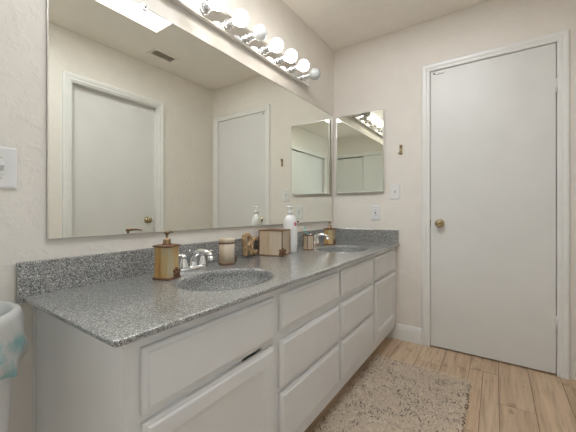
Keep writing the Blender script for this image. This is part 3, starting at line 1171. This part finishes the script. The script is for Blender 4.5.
# lotion bottle
lb = thing('lotion_bottle', 'white pump lotion bottle standing behind the tissue box cover', 'bottle', (0.142, 1.552, CZT + 0.0006), -0.75)
m = MB()
m.lathe([(0.0, 0.0), (0.040, 0.0), (0.0435, 0.004), (0.044, 0.05), (0.044, 0.160), (0.0425, 0.182), (0.037, 0.205), (0.028, 0.221), (0.0185, 0.230), (0.0165, 0.236),
         (0.0, 0.236)], (0, 0, 0), 'z', 36, sx=0.78)
m.build('body', M['plastic'], lb)
m = MB()
m.lathe([(0.0, 0.236), (0.0175, 0.236), (0.0175, 0.252), (0.014, 0.256), (0.005, 0.257), (0.005, 0.274), (0.0, 0.274)], (0, 0, 0), 'z', 22)
pu = m.build('pump', M['plastic'], lb)
m = MB()
m.lathe([(0.0, 0.274), (0.015, 0.274), (0.017, 0.278), (0.015, 0.285), (0.0, 0.287)], (0, 0, 0), 'z', 20)
m.tube(smooth_curve([(0, 0, 0.281), (0.012, -0.018, 0.281), (0.019, -0.029, 0.276)], 4), [0.007, 0.007, 0.006, 0.006, 0.0055, 0.005, 0.005, 0.0045, 0.004], 10)
m.build('nozzle', M['plastic'], pu)
m = MB()
def on_bottle(a, z, off):
    return (0.0435 * 0.78 * math.cos(a) + off * math.cos(a), 0.0435 * math.sin(a) + off * math.sin(a), z)
for k in range(5):
    aa = 2 * PI * k / 5
    ring = []
    ca, cz0 = 0.62 + 0.15 * math.cos(aa), 0.176 + 0.0075 * math.sin(aa)
    pts = [on_bottle(ca + 0.13 * math.cos(2 * PI * i / 10), cz0 + 0.006 * math.sin(2 * PI * i / 10), 0.0012) for i in range(10)]
    m.add(pts, [tuple(range(10))])
m.build('flower_print', M['pink'], lb)

# ------------------------------------------------------------------ rope letters
def rope(mb, pts, R, strands=3, turns_per_m=24, n=8):
    """a rope of twisted strands along a path"""
    P = [Vector(p) for p in pts]
    length = [0.0]
    for i in range(1, len(P)):
        length.append(length[-1] + (P[i] - P[i - 1]).length)
    fr, up = [], None
    for i, p in enumerate(P):
        t_ = (P[min(i + 1, len(P) - 1)] - P[max(i - 1, 0)]).normalized()
        if up is None:
            up = t_.orthogonal().normalized()
        up = (up - t_ * up.dot(t_)).normalized()
        fr.append((up.copy(), t_.cross(up)))
    for s_ in range(strands):
        path = []
        for i, p in enumerate(P):
            a = 2 * PI * (s_ / strands + length[i] * turns_per_m)
            path.append(p + (fr[i][0] * math.cos(a) + fr[i][1] * math.sin(a)) * R * 0.52)
        mb.tube(path, R * 0.50, n)


def letter(name, label, loc, rotz, strokes):
    o = thing(name, label, 'letter ornament', loc, rotz)
    for st, R in strokes:
        m = MB()
        rope(m, smooth_curve([(0, y, z) for y, z in st], 8), R)
        m.build('stroke', M['rope'], o)
    return o


letter('rope_letter', 'gilded rope letter R standing near the backsplash left of the tissue box', (0.074, 1.212, CZT + 0.001), 0.1,
       [([(0.012, 0.0155), (0.008, 0.045), (0.0, 0.085), (-0.006, 0.112)], 0.0150),
        ([(-0.006, 0.112), (0.012, 0.126), (0.036, 0.121), (0.050, 0.100), (0.044, 0.076), (0.022, 0.062)], 0.0135),
        ([(0.022, 0.062), (0.034, 0.047), (0.050, 0.030), (0.066, 0.0165)], 0.0130)])
letter('rope_letter', 'gilded rope letter C half hidden behind the tissue box cover', (0.040, 1.318, CZT + 0.001), 0.0,
       [([(0.036, 0.088), (0.020, 0.097), (0.002, 0.088), (-0.010, 0.064), (-0.008, 0.036), (0.008, 0.0155), (0.026, 0.0145), (0.038, 0.026)], 0.0125)])

# ------------------------------------------------------------------ rug
RX0, RX1, RY0_, RY1_ = 0.508, 1.068, 0.70, 2.070
rug = thing('bath_rug', 'beige shag bath rug with dark flecks on the wood floor', 'rug', (0, 0, 0))
m = MB()
m.box(RX0 + 0.008, RX1 - 0.008, RY0_ + 0.008, RY1_ - 0.008, 0.001, 0.008, 0.002)
m.build('backing', M['shag'], rug)
m = MB()
vs_, fs = [], []
rnd = random.Random(3)
for k in range(18000):
    x, y = rnd.uniform(RX0 + 0.004, RX1 - 0.004), rnd.uniform(RY0_ + 0.004, RY1_ - 0.004)
    a = rnd.uniform(0, 2 * PI)
    lean = rnd.uniform(0.010, 0.026)
    hgt = rnd.uniform(0.009, 0.017)
    dx, dy = math.cos(a) * lean, math.sin(a) * lean
    b = rnd.uniform(0, 2 * PI)
    wd = rnd.uniform(0.0014, 0.0026)
    wx, wy = math.cos(b) * wd, math.sin(b) * wd
    o_ = len(vs_)
    for t_ in (0.0, 0.55, 1.0):
        px_, py_ = x + dx * t_ * t_, y + dy * t_ * t_
        pz = 0.006 + hgt * (t_ - 0.28 * t_ * t_) * 1.2
        s_ = 1.0 if t_ < 0.9 else 0.55
        for q in range(3):
            ang = b + 2 * PI * q / 3
            vs_.append((px_ + math.cos(ang) * wd * s_, py_ + math.sin(ang) * wd * s_, pz))
    for l in range(2):
        for q in range(3):
            r_ = (q + 1) % 3
            fs.append((o_ + l * 3 + q, o_ + l * 3 + r_, o_ + (l + 1) * 3 + r_, o_ + (l + 1) * 3 + q))
    fs.append((o_ + 6, o_ + 7, o_ + 8))
m.add(vs_, fs, 0, True)
pile = m.build('pile', M['shag'], rug)
m = MB()
for k in range(90):
    y = RY0_ + 0.01 + k * (RY1_ - RY0_ - 0.02) / 89
    if rnd.random() < 0.6:
        x = RX1 - 0.004 + rnd.uniform(-0.003, 0.004)
        m.tube([(x - 0.006, y, 0.013), (x, y + 0.002, 0.015), (x + 0.006, y + 0.003, 0.007), (x + 0.007, y + 0.003, 0.002)], 0.0019, 6)
st_ = m.build('edge_stitching', M['stitch'], rug)
st_['kind'] = 'stuff'
pile['kind'] = 'stuff'

# ------------------------------------------------------------------ bin and its bag
TCX, TCY = 0.178, 0.108
tc = thing('trash_can', 'tall white plastic trash can standing at the end of the vanity', 'trash can', (TCX, TCY, 0.0))
m = MB()
m.lathe([(0.0, 0.0), (0.100, 0.0), (0.104, 0.006), (0.124, 0.600), (0.129, 0.745), (0.137, 0.752), (0.137, 0.768), (0.131, 0.770), (0.126, 0.740), (0.100, 0.02), (0.0, 0.02)],
        (0, 0, 0), 'z', 48)
m.build('body', M['plastic'], tc)
m = MB()
n = 72
loops = []
for (r, z, amp) in ((0.118, 0.60, 0.002), (0.124, 0.73, 0.001), (0.1275, 0.7735, 0.0005), (0.134, 0.7755, 0.001), (0.1415, 0.771, 0.001), (0.1445, 0.758, 0.002),
                    (0.1475, 0.735, 0.003), (0.1500, 0.705, 0.004), (0.1515, 0.682, 0.005), (0.1480, 0.655, 0.006), (0.1430, 0.637, 0.006)):
    lp = []
    for i in range(n):
        a = 2 * PI * i / n
        d = amp * (math.sin(9 * a + z * 60) + 0.6 * math.sin(17 * a - z * 40))
        dz = (0.012 * math.sin(5 * a) + 0.006 * math.sin(11 * a)) * max(0, (0.70 - z) / 0.09) if r > 0.14 else 0
        lp.append((math.cos(a) * (r + d), math.sin(a) * (r + d), z + dz - 0.77))
    loops.append(lp)
m.loft(loops, False, False, 0, True)
bag = m.build('bin_bag', M['bag'], None, (TCX, TCY, 0.77))
tag(bag, 'white plastic bag with teal print lining the tall trash can', 'bag')
